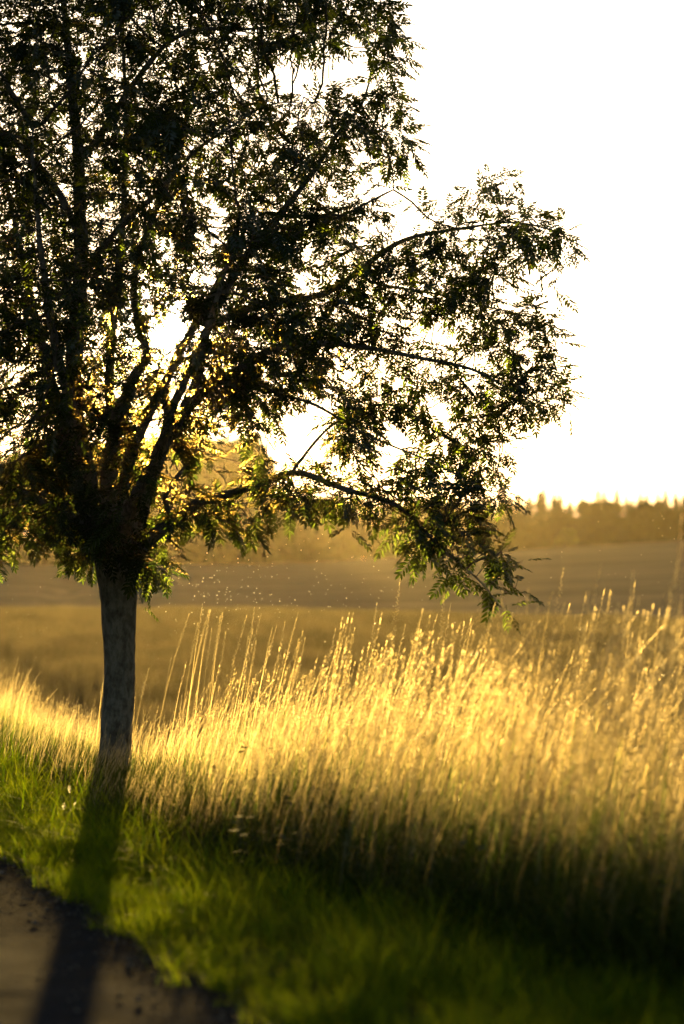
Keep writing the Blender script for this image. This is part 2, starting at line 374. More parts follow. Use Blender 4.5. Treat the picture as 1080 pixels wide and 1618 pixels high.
def long_clump(seed, nstem=9, ht=1.0, spread=.20, head=(.12, .24), hw=.019, leafy=5, lean=(.02, .16)):
    rnd = random.Random(seed); a = Acc()
    for k in range(nstem):
        root = (rnd.gauss(0, spread*.5), rnd.gauss(0, spread*.5), 0)
        L_ = ht*rnd.uniform(.55, 1.1); az = rnd.gauss(0.0, .6); tint = rnd.uniform(.55, 1)
        v, q, t, c = blade(L_, .0030, rnd.uniform(*lean), az, rnd.uniform(.06, .34), 7, root, rnd.uniform(0, 3))
        gh = rnd.uniform(.36, .74)*ht; a.add(v, q, t, np.clip(tint*smooth(gh-.15, gh+.18, v[:, 2]), 0, 1))   # stems green near the root, darkened there to paint in the shade at the foot
        if rnd.random() < .10: continue
        hl = rnd.uniform(*head); d = c[-1]-c[-2]; d /= np.linalg.norm(d)
        seed_head(a, c[-1]-d*hl*.75, c[-1]+d*hl*.25, d, hl, hw*rnd.uniform(.5, 1.3), rnd.randint(26, 38), rnd, tint)
    for k in range(leafy):
        v, q, t, c = blade(ht*rnd.uniform(.3, .6), .005, rnd.uniform(.1, .4), rnd.uniform(0, 6.28), rnd.uniform(.2, .8), 4, (rnd.gauss(0, spread*.5), rnd.gauss(0, spread*.5), 0), rnd.uniform(-.5, .5))
        a.add(v, q, t, rnd.uniform(0, .45))
    return a.mesh('long_grass_clump', M['gold'])
def short_clump(seed, n=34, ht=.14, w=.0045, spread=.07, mat='green', droop=(.3, 1.1)):
    rnd = random.Random(seed); a = Acc()
    for k in range(n):
        v, q, t, c = blade(ht*rnd.uniform(.5, 1.3), w*rnd.uniform(.6, 1.2), rnd.uniform(.1, .5), rnd.uniform(0, 6.28), rnd.uniform(*droop), 4, (rnd.gauss(0, spread*.55), rnd.gauss(0, spread*.55), 0), rnd.uniform(-.6, .6))
        a.add(v, q, t, rnd.uniform(0, 1))
    return a.mesh('grass_clump', M[mat])
def weed_clump(seed, ht=.5):
    """leafy stems with broad pointed leaves, the dark growth in the ditch"""
    rnd = random.Random(seed); a = Acc()
    for k in range(4):
        root = np.array((rnd.gauss(0, .08), rnd.gauss(0, .08), 0)); L_ = ht*rnd.uniform(.6, 1.1)
        v, q, t, c = blade(L_, .005, rnd.uniform(0, .2), rnd.uniform(0, 6.28), .1, 5, root)
        a.add(v, q, t, .3)
        for j in range(12):
            f = rnd.uniform(.15, 1); p = c[0]+(c[-1]-c[0])*f; az = rnd.uniform(0, 6.28); ll = rnd.uniform(.03, .075)
            o_ = np.array([math.cos(az), math.sin(az), rnd.uniform(-.3, .5)]); sd_ = np.array([-math.sin(az), math.cos(az), 0])*ll*.26
            a.add([p, p+o_*ll*.45+sd_, p+o_*ll, p+o_*ll*.45-sd_], q=[[0, 1, 2, 3]], a=rnd.uniform(0, 1))
    return a.mesh('weed_clump', M['under'])

def rand_pts(n, fs, fy, front=False, f_h=ground):
    """n points at road-relative offset fs() and distance fy()"""
    s = fs(n); y = fy(n); s = s+(s_front(y) if front else 0); x = (s - (y-P0[1])*NRM[1])/NRM[0] + P0[0]
    return np.stack([x, y, f_h(x, y)], 1), s
# verge: short green grass between road and long grass
def s_front(y): return np.interp(y, [8, 10.5, 12.5, 16, 40], [1.36, .92, .66, .60, .75])   # front of the tall growth
vg = [short_clump(10+i, n=34, ht=.16+.04*(i % 3), w=.0042, droop=(.2, 1.0)) for i in range(6)]
n = 9000
pts, s = rand_pts(n, lambda n: np.where(rng.random(n) < .12, rng.normal(.10, .07, n), rng.uniform(.10, 2.1, n)), lambda n: 5.0+rng.beta(1.1, 1.5, n)*34)
k = s < s_front(pts[:, 1])+.08+rng.normal(0, .08, n); pts = pts[k]; s = s[k]; n = len(s)
big = np.array([mnoise.noise(Vector((p[0]*2.2, p[1]*2.2, 1))) for p in pts])
sc = (.75+.5*big+rng.uniform(-.2, .25, n))*(.65+.5*smooth(.1, .6, s)); sc = np.clip(sc, .35, 1.7)
# tufts thin out in the shade of the tree foot
prop(scatter('verge_grass', pts, rng.uniform(0, 6.28, n), sc, vg), 'short green verge grass between the asphalt road and the tall dry grass', 'grass', kind='stuff')
# longer arching green blades along the inner edge of the verge
ed = [short_clump(40+i, n=16, ht=.30, w=.006, spread=.08, droop=(.4, 1.2)) for i in range(4)]
n = 1900
pts, s = rand_pts(n, lambda n: rng.normal(0, .20, n), lambda n: rng.uniform(5, 40, n), True)
prop(scatter('arching_grass', pts, rng.uniform(0, 6.28, n), rng.uniform(.5, 1.15, n), ed), 'longer arching green blades where the verge meets the tall dry grass', 'grass', kind='stuff')
# dark green undergrowth at the foot of the dry grass
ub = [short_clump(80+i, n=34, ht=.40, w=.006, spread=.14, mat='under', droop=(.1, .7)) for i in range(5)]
n = 5600
pts, s = rand_pts(n, lambda n: rng.beta(1.0, 1.8, n)*3.1, lambda n: rng.uniform(5, 34, n), True)
bearing = 540+FPX*pts[:, 0]/pts[:, 1]
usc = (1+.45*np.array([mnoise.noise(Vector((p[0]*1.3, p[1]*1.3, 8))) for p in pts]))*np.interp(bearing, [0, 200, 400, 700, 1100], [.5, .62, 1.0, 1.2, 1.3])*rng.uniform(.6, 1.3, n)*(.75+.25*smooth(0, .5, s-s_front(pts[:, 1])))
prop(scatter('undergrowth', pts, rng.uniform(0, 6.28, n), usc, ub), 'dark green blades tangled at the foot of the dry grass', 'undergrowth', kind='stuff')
uw = [weed_clump(70+i) for i in range(5)]
k = (bearing > 380) & (rng.random(n) < .22)
prop(scatter('weeds', pts[k]+[.05, .03, 0], rng.uniform(0, 6.28, k.sum()), rng.uniform(.6, 1.1, k.sum()), uw), 'dark broad leaved weeds among the shaded blades below the dry grass', 'weeds', kind='stuff')
# tall dry grass
lg = [long_clump(100+i, ht=1.0, nstem=8) for i in range(9)]
n = 3400
pts, s = rand_pts(n, lambda n: .05+rng.beta(1.15, 1.75, n)*3.4, lambda n: np.where(rng.random(n) < .25, rng.uniform(7.5, 14, n), 7+rng.beta(1.0, 1.15, n)*33), True)
bearing = 540+FPX*pts[:, 0]/pts[:, 1]
hs = np.interp(bearing, [-200, 0, 110, 250, 330, 500, 750, 950, 1100, 1300], [.62, .60, .48, .60, .92, 1.06, 1.22, 1.40, 1.44, 1.4])
fr_ = np.interp(bearing, [150, 350, 750], [.42, .56, .66]); hs = hs*(fr_+(1-fr_)*smooth(0, 1.2, s-s_front(pts[:, 1])))*np.where(rng.random(n) < .25, rng.uniform(.45, .8, n), rng.uniform(.76, 1.16, n))
pat = np.array([mnoise.noise(Vector((p[0]*.9, p[1]*.9, 4))) for p in pts]); hs *= 1+.16*pat
sr = s-s_front(pts[:, 1]); hs = np.clip(hs*(1.12-np.interp(bearing, [500, 800], [.07, .04])*sr), .35, 1.7)
k = (sr < np.interp(bearing, [550, 800], [3.5, 3.6])) & (rng.random(n) < np.interp(bearing, [450, 800], [1, .68])); pts = pts[k]; hs = hs[k]; n = len(hs)
prop(scatter('tall_dry_grass', pts, rng.normal(0, .5, n), np.stack([hs*.9, hs*.9, hs], 1), lg), 'waist high golden dry grass glowing against the low sun', 'grass', kind='stuff')

# wheat on the near field
def wheat_clump(seed):
    rnd = random.Random(seed); a = Acc()
    for k in range(26):
        root = (rnd.uniform(-.28, .28), rnd.uniform(-.28, .28), 0)
        v, q, t, c = blade(rnd.uniform(.6, .74), .005, rnd.uniform(0, .08), rnd.uniform(-.8, .8), rnd.uniform(.02, .2), 3, root, rnd.uniform(0, 3))
        tint = rnd.uniform(0, 1); a.add(v, q, t, tint)
        d = c[-1]-c[-2]; d /= np.linalg.norm(d)
        seed_head(a, c[-1]-d*.08, c[-1]+d*.02, d, .1, .012, 7, rnd, tint)
    return a.mesh('wheat_clump', M['wheat'])
wc = [wheat_clump(200+i) for i in range(5)]
n = 42000
y = np.sqrt(rng.uniform(19**2, 112**2, n)); x = rng.uniform(-1, 1, n)*(y*.19+3)
ok = (wheatmask(x, y) > .15) & (np.abs(np.mod(x+.16*y+6*np.sin(y/60.), 8.0)-4.0) > .30) & (np.abs(np.mod(x+.16*y+6*np.sin(y/60.), 8.0)-5.9) > .30); x = x[ok]; y = y[ok]
pts = np.stack([x, y, surf(x, y)-.64], 1)
prop(scatter('wheat_field', pts, rng.normal(0, .6, len(x)), rng.uniform(.88, 1.10, len(x))*(1+.22*np.array([mnoise.noise(Vector((a_*.35, b_*.22, 2)))+.6*mnoise.noise(Vector((a_*1.1, b_*.8, 2))) for a_, b_ in zip(x, y)])), wc), 'ripe wheat standing on the near field behind the tall grass', 'wheat', kind='stuff')

# ------------------------------------------------------------------ the rowan tree
rng = np.random.default_rng(21); random.seed(21)
DT = 16.9
limbs = {}
def pl(pts): return [(p[0], p[1], p[2], p[3]) for p in pts]
trunk_c = [(181, 1262, 0, .150), (182, 1235, 0, .125), (183, 1200, 0, .116), (184, 1150, 0, .110), (187, 1090, 0, .107), (188, 1030, 0, .108), (188, 975, 0, .118), (187, 935, 0, .132), (184, 900, 0, .150), (180, 868, 0, .150), (177, 840, 0, .12), (176, 822, 0, .07)]
LB = [
 [(172, 880, 0, .095), (150, 835, .1, .090), (131, 780, .1, .085), (122, 700, .1, .078), (118, 600, .1, .072), (122, 480, 0, .066), (127, 360, 0, .058), (122, 250, -.1, .048), (110, 120, -.1, .036), (100, 0, -.1, .027), (95, -150, 0, .018), (105, -300, 0, .009)],
 [(180, 880, .05, .095), (171, 810, .15, .078), (176, 740, .2, .072), (184, 680, .2, .066), (198, 630, .2, .050), (214, 590, .2, .042), (232, 565, .3, .036), (213, 500, .4, .032), (212, 440, .4, .028), (235, 360, .3, .022), (270, 280, .3, .016), (292, 190, .3, .011), (300, 90, .3, .006)],
 [(184, 680, .2, .050), (172, 610, .3, .042), (175, 520, .4, .036), (190, 420, .5, .030), (196, 300, .6, .024), (200, 150, .7, .018), (193, 20, .7, .013), (200, -130, .7, .007)],
 [(190, 892, 0, .090), (212, 835, 0, .074), (226, 785, 0, .066), (243, 735, -.1, .058), (262, 697, -.1, .052), (290, 660, -.2, .045), (330, 615, -.3, .040), (380, 580, -.4, .034), (440, 548, -.5, .029), (520, 540, -.6, .024), (600, 550, -.7, .019), (680, 572, -.7, .015), (760, 590, -.6, .011), (830, 625, -.5, .007), (888, 648, -.5, .004)],
 [(262, 697, -.1, .034), (265, 655, 0, .031), (261, 612, 0, .027), (275, 580, .1, .020), (312, 560, .3, .016), (350, 545, .4, .010)],
 [(290, 660, -.2, .045), (312, 595, .3, .044), (330, 515, .5, .043), (352, 468, .5, .041), (400, 392, .5, .036), (450, 326, .5, .029), (495, 268, .5, .022), (535, 205, .4, .016), (570, 165, .3, .012), (588, 100, .3, .008), (598, 15, .3, .004)],
 [(330, 515, .5, .034), (420, 482, .7, .031), (504, 467, .7, .028), (560, 432, .6, .025), (623, 386, .5, .021), (690, 366, .4, .016), (745, 358, .3, .012), (830, 352, .2, .008), (915, 378, .1, .004)],
 [(198, 902, -.08, .072), (240, 852, -.2, .056), (275, 826, -.2, .048), (312, 800, -.3, .041), (352, 785, -.5, .035), (405, 765, -.7, .029), (462, 746, -.95, .025), (522, 762, -1.15, .022), (582, 778, -1.35, .020), (632, 802, -1.5, .018), (662, 832, -1.6, .015), (702, 872, -1.7, .011), (750, 912, -1.8, .008), (792, 962, -1.9, .004)],
 [(275, 826, -.2, .026), (262, 788, -.3, .021), (283, 752, -.4, .017), (306, 715, -.4, .012), (318, 670, -.4, .006)],
 [(238, 745, -.05, .030), (220, 722, 0, .026), (205, 695, .1, .024), (196, 655, .15, .018)],
 [(180, 880, -.1, .07), (215, 790, -.7, .055), (270, 660, -1.5, .036), (330, 500, -2.0, .020), (370, 380, -2.2, .008)],
 [(170, 870, -.1, .07), (140, 740, -.9, .055), (90, 560, -1.6, .036), (60, 380, -2.0, .020), (55, 200, -2.0, .010)],
 [(175, 860, .2, .07), (215, 700, 1.0, .05), (330, 470, 1.8, .030), (400, 330, 2.2, .014), (430, 200, 2.2, .007)],
 [(165, 860, .2, .07), (110, 700, 1.0, .05), (50, 480, 1.8, .030), (0, 250, 2.1, .014)],
 [(158, 862, 0, .06), (110, 822, -.2, .045), (50, 785, -.3, .034), (-30, 745, -.4, .026), (-150, 700, -.4, .017), (-300, 690, -.3, .008), (-400, 720, -.2, .004)],
 [(119, 610, .1, .045), (50, 530, -.2, .034), (-60, 450, -.4, .025), (-200, 400, -.5, .015), (-380, 380, -.5, .006)],
 [(125, 370, 0, .035), (65, 270, .3, .026), (-30, 180, .4, .017), (-150, 90, .4, .008)],
 [(122, 255, -.1, .034), (175, 180, -.4, .028), (235, 100, -.5, .023), (300, 50, -.6, .018), (400, 45, -.6, .012), (480, 38, -.6, .008), (560, 42, -.5, .004)],
 [(123, 440, 0, .034), (180, 372, -.6, .027), (250, 300, -1.0, .020), (330, 220, -1.2, .013), (420, 170, -1.2, .008), (500, 165, -1.2, .004)],
 [(400, 392, .5, .020), (470, 372, -.1, .016), (540, 340, -.5, .012), (620, 300, -.7, .007)],
 [(462, 746, -.6, .016), (490, 700, -.4, .012), (540, 660, -.3, .010), (610, 640, -.2, .008), (700, 690, -.2, .006), (790, 720, -.2, .003)],
 [(380, 580, -.4, .020), (430, 620, -.9, .016), (500, 640, -1.1, .013), (580, 690, -1.2, .010), (680, 730, -1.1, .007), (790, 790, -1.0, .004)],
 [(560, 432, .6, .016), (640, 460, .9, .013), (720, 470, 1.0, .010), (820, 500, .9, .006)],
]
def resample(pl_, step):
    a = np.array([list(P(p[0], p[1], DT+p[2]))+[p[3]*(.84 if pl_ is not trunk_c else 1)] for p in pl_]); out = []
    # catmull-rom through the control points
    m = len(a); ext = np.vstack([2*a[0]-a[1], a, 2*a[-1]-a[-2]])
    for i in range(m-1):
        p0, p1, p2, p3 = ext[i], ext[i+1], ext[i+2], ext[i+3]
        k = max(2, int(np.linalg.norm(p2[:3]-p1[:3])/step))
        for t in np.arange(k)/k:
            out.append(.5*((2*p1)+(-p0+p2)*t+(2*p0-5*p1+4*p2-p3)*t*t+(-p0+3*p1-3*p2+p3)*t**3))
    out.append(a[-1]); out = np.array(out); out[:, 3] = np.maximum(out[:, 3], .003); return out
def wob(a, amp, sc):
    b = a.copy()
    for i in range(2, len(a)):
        q_ = Vector(a[i, :3])*sc; b[i, :3] += np.array([mnoise.noise(q_), mnoise.noise(q_+Vector((31.4, 7.7, 2.2))), mnoise.noise(q_+Vector((3.3, 57.1, 19.8)))])*amp
    return b

CROWN = [(600, -60), (622, 20), (640, 60), (628, 130), (655, 200), (657, 240), (640, 282), (604, 292), (612, 322), (650, 335), (684, 308), (740, 296), (760, 268), (815, 275), (802, 326), (870, 328), (930, 372), (912, 412), (850, 408), (800, 412), (802, 440), (850, 470), (882, 540), (900, 618), (890, 655), (840, 642), (796, 662), (802, 735), (765, 722), (815, 788), (775, 800), (740, 800), (790, 850), (838, 895), (826, 932), (795, 975), (758, 940), (700, 918), (655, 898), (640, 845), (606, 808), (574, 800), (566, 834), (540, 838), (505, 800), (455, 812), (428, 842), (378, 868), (345, 830), (300, 862), (262, 900), (240, 955), (222, 960), (216, 890), (150, 890), (150, 915), (125, 905), (70, 862), (22, 826), (16, 890), (-40, 905), (-200, 840), (-420, 760), (-540, 640), (-560, 420), (-470, 180), (-330, -60), (-180, -260), (0, -400), (160, -440), (320, -360), (430, -220), (470, -120), (520, -60), (560, -80)]
HOLES = [(480, 122, 68, 28), (560, 92, 30, 40), (269, 524, 25, 26), (256, 494, 9, 7), (476, 690, 44, 46), (622, 690, 30, 26), (500, 640, 34, 18), (430, 700, 20, 26), (700, 535, 34, 14), (755, 575, 30, 12), (612, 505, 26, 12), (690, 640, 22, 22), (640, 600, 26, 12), (192, 152, 14, 9), (255, 385, 16, 18), (285, 622, 22, 20), (640, 350, 40, 14), (588, 300, 20, 14), (580, 355, 26, 16), (505, 430, 30, 12), (345, 340, 20, 26), (360, 700, 30, 30), (240, 680, 22, 26), (390, 800, 24, 22), (420, 250, 20, 12), (500, 395, 24, 10), (600, 745, 26, 14), (700, 330, 16, 10), (540, 300, 22, 10), (10, 228, 8, 10), (10, 300, 8, 9), (30, 470, 9, 8), (150, 330, 7, 7), (335, 752, 40, 22), (322, 856, 60, 18), (272, 742, 20, 30), (240, 800, 12, 20), (570, 250, 20, 12), (540, 590, 24, 10), (660, 520, 18, 10), (160, 690, 12, 14), (180, 600, 9, 12), (330, 410, 14, 16), (470, 300, 16, 10)]
def in_poly(x, y, poly):
    ins = np.zeros(len(x), bool); n_ = len(poly)
    for i in range(n_):
        x1, y1 = poly[i]; x2, y2 = poly[(i+1) % n_]
        c = ((y1 > y) != (y2 > y)) & (x < (x2-x1)*(y-y1)/(y2-y1+1e-9)+x1); ins ^= c
    return ins
def in_hole(x, y, k=1.0):
    h = np.zeros(len(x), bool)
    for cx, cy, rx, ry in HOLES: h |= ((x-cx)/(rx*k))**2 + ((y-cy)/(ry*k))**2 < 1
    return h
# attraction points gathered in clumps through the crown's volume
ncl = 1500
cx = rng.uniform(-560, 940, ncl*8); cy = rng.uniform(-440, 980, ncl*8)
k = in_poly(cx, cy, CROWN) & ~in_hole(cx, cy, 1.05); cx = cx[k]; cy = cy[k]
dm = (cx-180)/224.; rad = np.sqrt(np.clip(3.1**2-dm**2, .35, None))
rad *= np.interp(cy, [-440, -100, 200, 600, 780, 860, 980], [.3, .75, .95, 1., .75, .35, .12]); rad = np.where(cx > 560, np.minimum(rad, 1.0), rad)
# thin the crown out to the right, keep the left dense
keep = rng.random(len(cx)) < np.interp(cx, [-300, 0, 250, 420, 700, 950], [.8, 1.0, 1.0, .9, .85, .85])
cx = cx[keep][:int(ncl*2.6)]; cy = cy[keep][:int(ncl*2.6)]; rad = rad[keep][:int(ncl*2.6)]
low = smooth(430, 640, cx)*smooth(690, 820, cy)
cd = DT + rng.uniform(-1, 1, len(cx))*rad*(1-.45*low) - 1.6*low
cl = np.array([P(a_, b_, c_) for a_, b_, c_ in zip(cx, cy, cd)])
att = (cl[:, None, :] + rng.normal(0, .10, (len(cl), 4, 3))).reshape(-1, 3)
ax_, ay_ = proj(att); att = att[in_poly(ax_, ay_, CROWN) & ~in_hole(ax_, ay_, .95)]
# nodes: traced limbs first
nodes = []; par = []; isl = []
limb_paths = []
tr = resample(trunk_c, .05)
def add_path(a, p0):
    last = p0
    for r_ in a:
        nodes.append(r_[:3]); par.append(last); isl.append(True); last = len(nodes)-1
base_nodes = tr[len(tr)//2::3]; add_path(base_nodes, -1)
for L_ in LB:
    a = wob(resample(L_, .07), .03, 2.3); limb_paths.append(a)
    d2 = np.sum((np.array(nodes)-a[0, :3])**2, 1); add_path(a[1:], int(np.argmin(d2)))
nlimb = len(nodes)
nodes = list(map(np.array, nodes))
ND = np.zeros((60000, 3)); ND[:nlimb] = np.array(nodes); PA = np.full(60000, -1); PA[:nlimb] = par; cnt = nlimb
near_i = np.zeros(len(att), int); near_d = np.full(len(att), 1e9)
def upd(lo, hi):
    for a0 in range(lo, hi, 400):
        blk = ND[a0:min(hi, a0+400)]
        d = np.sqrt(((att[:, None, :]-blk[None])**2).sum(-1)); j = d.argmin(1); dd = d[np.arange(len(att)), j]
        m_ = dd < near_d; near_d[m_] = dd[m_]; near_i[m_] = j[m_]+a0
upd(0, cnt)
STEP = .075; alive = np.ones(len(att), bool)
for it in range(60):
    alive &= near_d > .085
    act = alive & (near_d < 2.5)
    if act.sum() < 20 or cnt > 56000: break
    idx = near_i[act]; dv = att[act]-ND[idx]; dv /= np.linalg.norm(dv, axis=1)[:, None]+1e-9
    u, inv = np.unique(idx, return_inverse=True)
    sm = np.zeros((len(u), 3)); np.add.at(sm, inv, dv)
    sm /= np.linalg.norm(sm, axis=1)[:, None]+1e-9
    sm += rng.normal(0, .22, sm.shape); sm[:, 2] += .05
    prev = np.where(PA[u] >= 0, PA[u], u); dirp = ND[u]-ND[prev]; dirp /= np.linalg.norm(dirp, axis=1)[:, None]+1e-6
    lim = (u >= nlimb)[:, None]; sm = sm + .45*dirp*lim
    sm /= np.linalg.norm(sm, axis=1)[:, None]+1e-9
    new = ND[u]+sm*STEP
    a0 = cnt; m_ = min(len(new), 60000-cnt)
    ND[cnt:cnt+m_] = new[:m_]; PA[cnt:cnt+m_] = u[:m_]; cnt += m_
    upd(a0, cnt)
ND = ND[:cnt]; PA = PA[:cnt]
kids = [[] for _ in range(cnt)]
for i in range(cnt):
    if PA[i] >= 0: kids[PA[i]].append(i)
RAD = np.zeros(cnt); PW = 2.25
for i in range(cnt-1, nlimb-1, -1):
    RAD[i] = max(.0021, sum(RAD[c]**PW for c in kids[i] if c >= nlimb)**(1/PW)) if kids[i] else .0021
    RAD[i] = min(RAD[i]+.00006, .02)

print('tree nodes', cnt, 'attractors', len(att), 'left', int(alive.sum()))

base = P(182, 1238, DT)
tree = empty('rowan_tree', (base.x, base.y, float(ground(base.x, base.y))))
prop(tree, 'leafy rowan tree with forked grey trunk standing between road verge and tall grass', 'tree')
# trunk
tp = resample(trunk_c, .02); nseg = 40
v, q = tube(tp[:, :3], tp[:, 3], nseg)
vv = v.reshape(len(tp), nseg, 3)
for i in range(len(tp)):
    c_ = tp[i, :3]
    for j in range(nseg):
        p = vv[i, j]; o_ = p-c_
        k = 1+.10*mnoise.noise(Vector((o_[0]*9, o_[1]*9, p[2]*2.2)))+.045*mnoise.noise(Vector((o_[0]*30, o_[1]*30, p[2]*14)))
        if i < 20: k += (1-i/20)*.30*max(0, math.sin(j/nseg*6.283*5+1))
        vv[i, j] = c_+o_*k
cap = np.array([[ (len(tp)-1)*nseg+j for j in range(nseg)]])
link_mesh('trunk', mesh_np('trunk', vv.reshape(-1, 3), [q, cap], M['bark'], True), tree)
for a in limb_paths:
    big_ = a[0, 3] > .03
    v, q = tube(a[:, :3], a[:, 3]*(1+.08*np.sin(np.arange(len(a))*1.7)), 12 if big_ else 8)
    link_mesh('branch', mesh_np('branch', v, q, M['bark'], True), tree)
# twigs
A = Acc(); done = np.zeros(cnt, bool)
for i in range(nlimb, cnt):
    if done[i] or (PA[i] >= nlimb and max([c for c in kids[PA[i]] if c >= nlimb], key=lambda c: RAD[c]) == i): continue
    ch = [PA[i], i]; done[i] = True; c = i
    while True:
        ks = [k for k in kids[c] if k >= nlimb]
        if not ks: break
        c = max(ks, key=lambda k: RAD[k]); ch.append(c); done[c] = True
    rr = RAD[ch].copy(); rr[0] = rr[1]; rr[-1] *= .6
    pts_ = ND[ch]
    v, q = tube(pts_, rr, 5 if rr[0] > .006 else 3); A.add(v, q)
tw = link_mesh('twigs', A.mesh('twigs', M['twig'], True), tree); tw['kind'] = 'stuff'

# leaves: pinnate, 11 to 13 leaflets
def leaf_template(npair, L_, seed):
    rnd = random.Random(seed); V = []; Q = []
    def leaflet(p, d, ll, w, dr):
        d = np.array(d)/np.linalg.norm(d); s_ = np.cross(d, [0, 0, 1]); s_ /= np.linalg.norm(s_)
        up = np.array([0, 0, 1.])
        b = len(V)
        V.extend([p, p+d*ll*.35+s_*w+up*w*.35, p+d*ll*.35-s_*w+up*w*.35, p+d*ll*.72+s_*w*.85+up*(w*.3-dr*.5*ll), p+d*ll*.72-s_*w*.85+up*(w*.3-dr*.5*ll), p+d*ll-up*dr*ll])
        Q.extend([[b, b+2, b+4, b+5], [b, b+5, b+3, b+1]])
    for k in range(npair):
        f = .30+.66*k/(npair-1); x_ = f*L_; z_ = -.16*f*f*L_
        for sgn in (1, -1):
            ll = L_*.32*(1-.25*abs(f-.6)/.4)*rnd.uniform(.85, 1.1)
            leaflet(np.array([x_, 0, z_]), [.55+.25*f, sgn*.85, rnd.uniform(-.22, .10)], ll, ll*.175, rnd.uniform(.05, .35))
    leaflet(np.array([L_*.97, 0, -.16*L_]), [1, .03, -.2], L_*.30, L_*.05, .1)
    b = len(V); w = .0012
    V.extend([[0, w, 0], [0, -w, 0], [L_*.5, -w, -.04*L_], [L_*.5, w, -.04*L_], [L_, 0, -.165*L_], [L_, .0005, -.165*L_]])
    Q.extend([[b, b+1, b+2, b+3], [b+3, b+2, b+4, b+5]])
    return np.array(V, float), np.array(Q)
LT = [leaf_template(6, .150, 1), leaf_template(5, .135, 2), leaf_template(6, .165, 3), leaf_template(5, .12, 4)]
pos = []; dirs = []
for i in range(nlimb, cnt):
    r_ = RAD[i]
    if r_ > .0062: continue
    tip = not kids[i]
    d = ND[i]-ND[PA[i]]; d /= np.linalg.norm(d)+1e-9
    nl = (3 + (random.random() < .5)) if tip else (1 + (random.random() < .15) if random.random() < .72 else 0)
    for _ in range(nl):
        o_ = rng.normal(0, 1, 3); o_ -= d*np.dot(o_, d); o_ /= np.linalg.norm(o_)+1e-9
        w = d*rng.uniform(.1, .9 if tip else .5) + o_*.9; w[2] = w[2]*.7 - rng.uniform(0, .55)
        pos.append(ND[i] - d*rng.uniform(0, STEP)); dirs.append(w/np.linalg.norm(w))
pos = np.array(pos); dirs = np.array(dirs)
mx_, my_ = proj(pos+dirs*.08); hole = in_hole(mx_, my_, .9) & (rng.random(len(pos)) < .96)
sg = ((mx_-269)/29)**2+((my_-523)/31)**2 < 1
pos = pos[~hole & ~sg]; dirs = dirs[~hole & ~sg]
cn = np.array([mnoise.noise(Vector(p)*2.1)+.6*mnoise.noise(Vector(p)*5.5+Vector((9, 2, 4))) for p in pos.tolist()])
lx, ly = proj(pos); thin_ = 1-.35*smooth(430, 560, lx)*smooth(680, 760, ly)
kp = rng.random(len(pos)) < thin_*np.where(proj(pos)[0] > 400, .50, .36)+.58*smooth(-.38, .12, cn); pos = pos[kp]; dirs = dirs[kp]
nL = len(pos); print('leaves', nL)
side = np.cross(np.array([0, 0, 1.]), dirs); side += rng.normal(0, .3, side.shape); side -= dirs*np.sum(side*dirs, 1)[:, None]; side /= np.linalg.norm(side, axis=1)[:, None]+1e-9
upv = np.cross(dirs, side); RM = np.stack([dirs, side, upv], -1)      # columns
scl = rng.uniform(.82, 1.38, nL); typ = rng.integers(0, 4, nL)
# the 300 that stand clearest (at the outline towards the open sky, nearest the camera) are leaves of their own
mx_, my_ = proj(pos)
def edge_dist(x, y):
    best = np.full(len(x), 1e9); n_ = len(CROWN)
    for i in range(n_):
        p1 = np.array(CROWN[i], float); p2 = np.array(CROWN[(i+1) % n_], float)
        if max(p1[0], p2[0]) < 400: continue
        e = p2-p1; t = np.clip(((x-p1[0])*e[0]+(y-p1[1])*e[1])/(e@e), 0, 1)
        best = np.minimum(best, np.hypot(x-p1[0]-t*e[0], y-p1[1]-t*e[1]))
    return best
score = edge_dist(mx_, my_)/25 + (pos[:, 1]-DT)*.35 + rng.uniform(0, .6, nL) + np.where((my_ < 10) | (mx_ < 300), 50, 0)
ind = np.argsort(score)[:300]; isind = np.zeros(nL, bool); isind[ind] = True
A = Acc()
for ty in range(4):
    m_ = (typ == ty) & ~isind; V, Q = LT[ty]
    W = np.einsum('nij,vj->nvi', RM[m_]*scl[m_][:, None, None], V) + pos[m_][:, None, :]
    k = m_.sum(); F = (Q[None]+(np.arange(k)*len(V))[:, None, None]).reshape(-1, 4)
    A.add(W.reshape(-1, 3), q=F, a=np.repeat(rng.uniform(0, 1, k), len(V)))
fo = link_mesh('foliage', A.mesh('foliage', M['leaf']), tree); fo['kind'] = 'stuff'
lm = []
for V, Q in LT: lm.append(mesh_np('leaf', V, Q, M['leaf'], attrs={'tint': np.full(len(V), .6)}))
for i in ind:
    o = bpy.data.objects.new('leaf', lm[typ[i]]); C.objects.link(o); o.parent = tree
    mt = Matrix(RM[i].tolist()).to_4x4() @ Matrix.Scale(float(scl[i]), 4); mt.translation = Vector(pos[i])-tree.location
    o.matrix_basis = mt
# berry bunches hanging in the outer leaves
A = Acc(); tips = [i for i in range(nlimb, cnt) if not kids[i]]; random.shuffle(tips)
ico = np.array([[1, 0, 0], [-1, 0, 0], [0, 1, 0], [0, -1, 0], [0, 0, 1], [0, 0, -1]], float); icf = [[0, 2, 4], [2, 1, 4], [1, 3, 4], [3, 0, 4], [2, 0, 5], [1, 2, 5], [3, 1, 5], [0, 3, 5]]
for i in tips[:240]:
    for j in range(18):
        A.add(ico*.0042 + ND[i] + rng.normal(0, 1, 3)*[.028, .028, .013] + [0, 0, -.015], t=icf)
bo = link_mesh('berries', A.mesh('berries', M['berry']), tree); bo['kind'] = 'stuff'

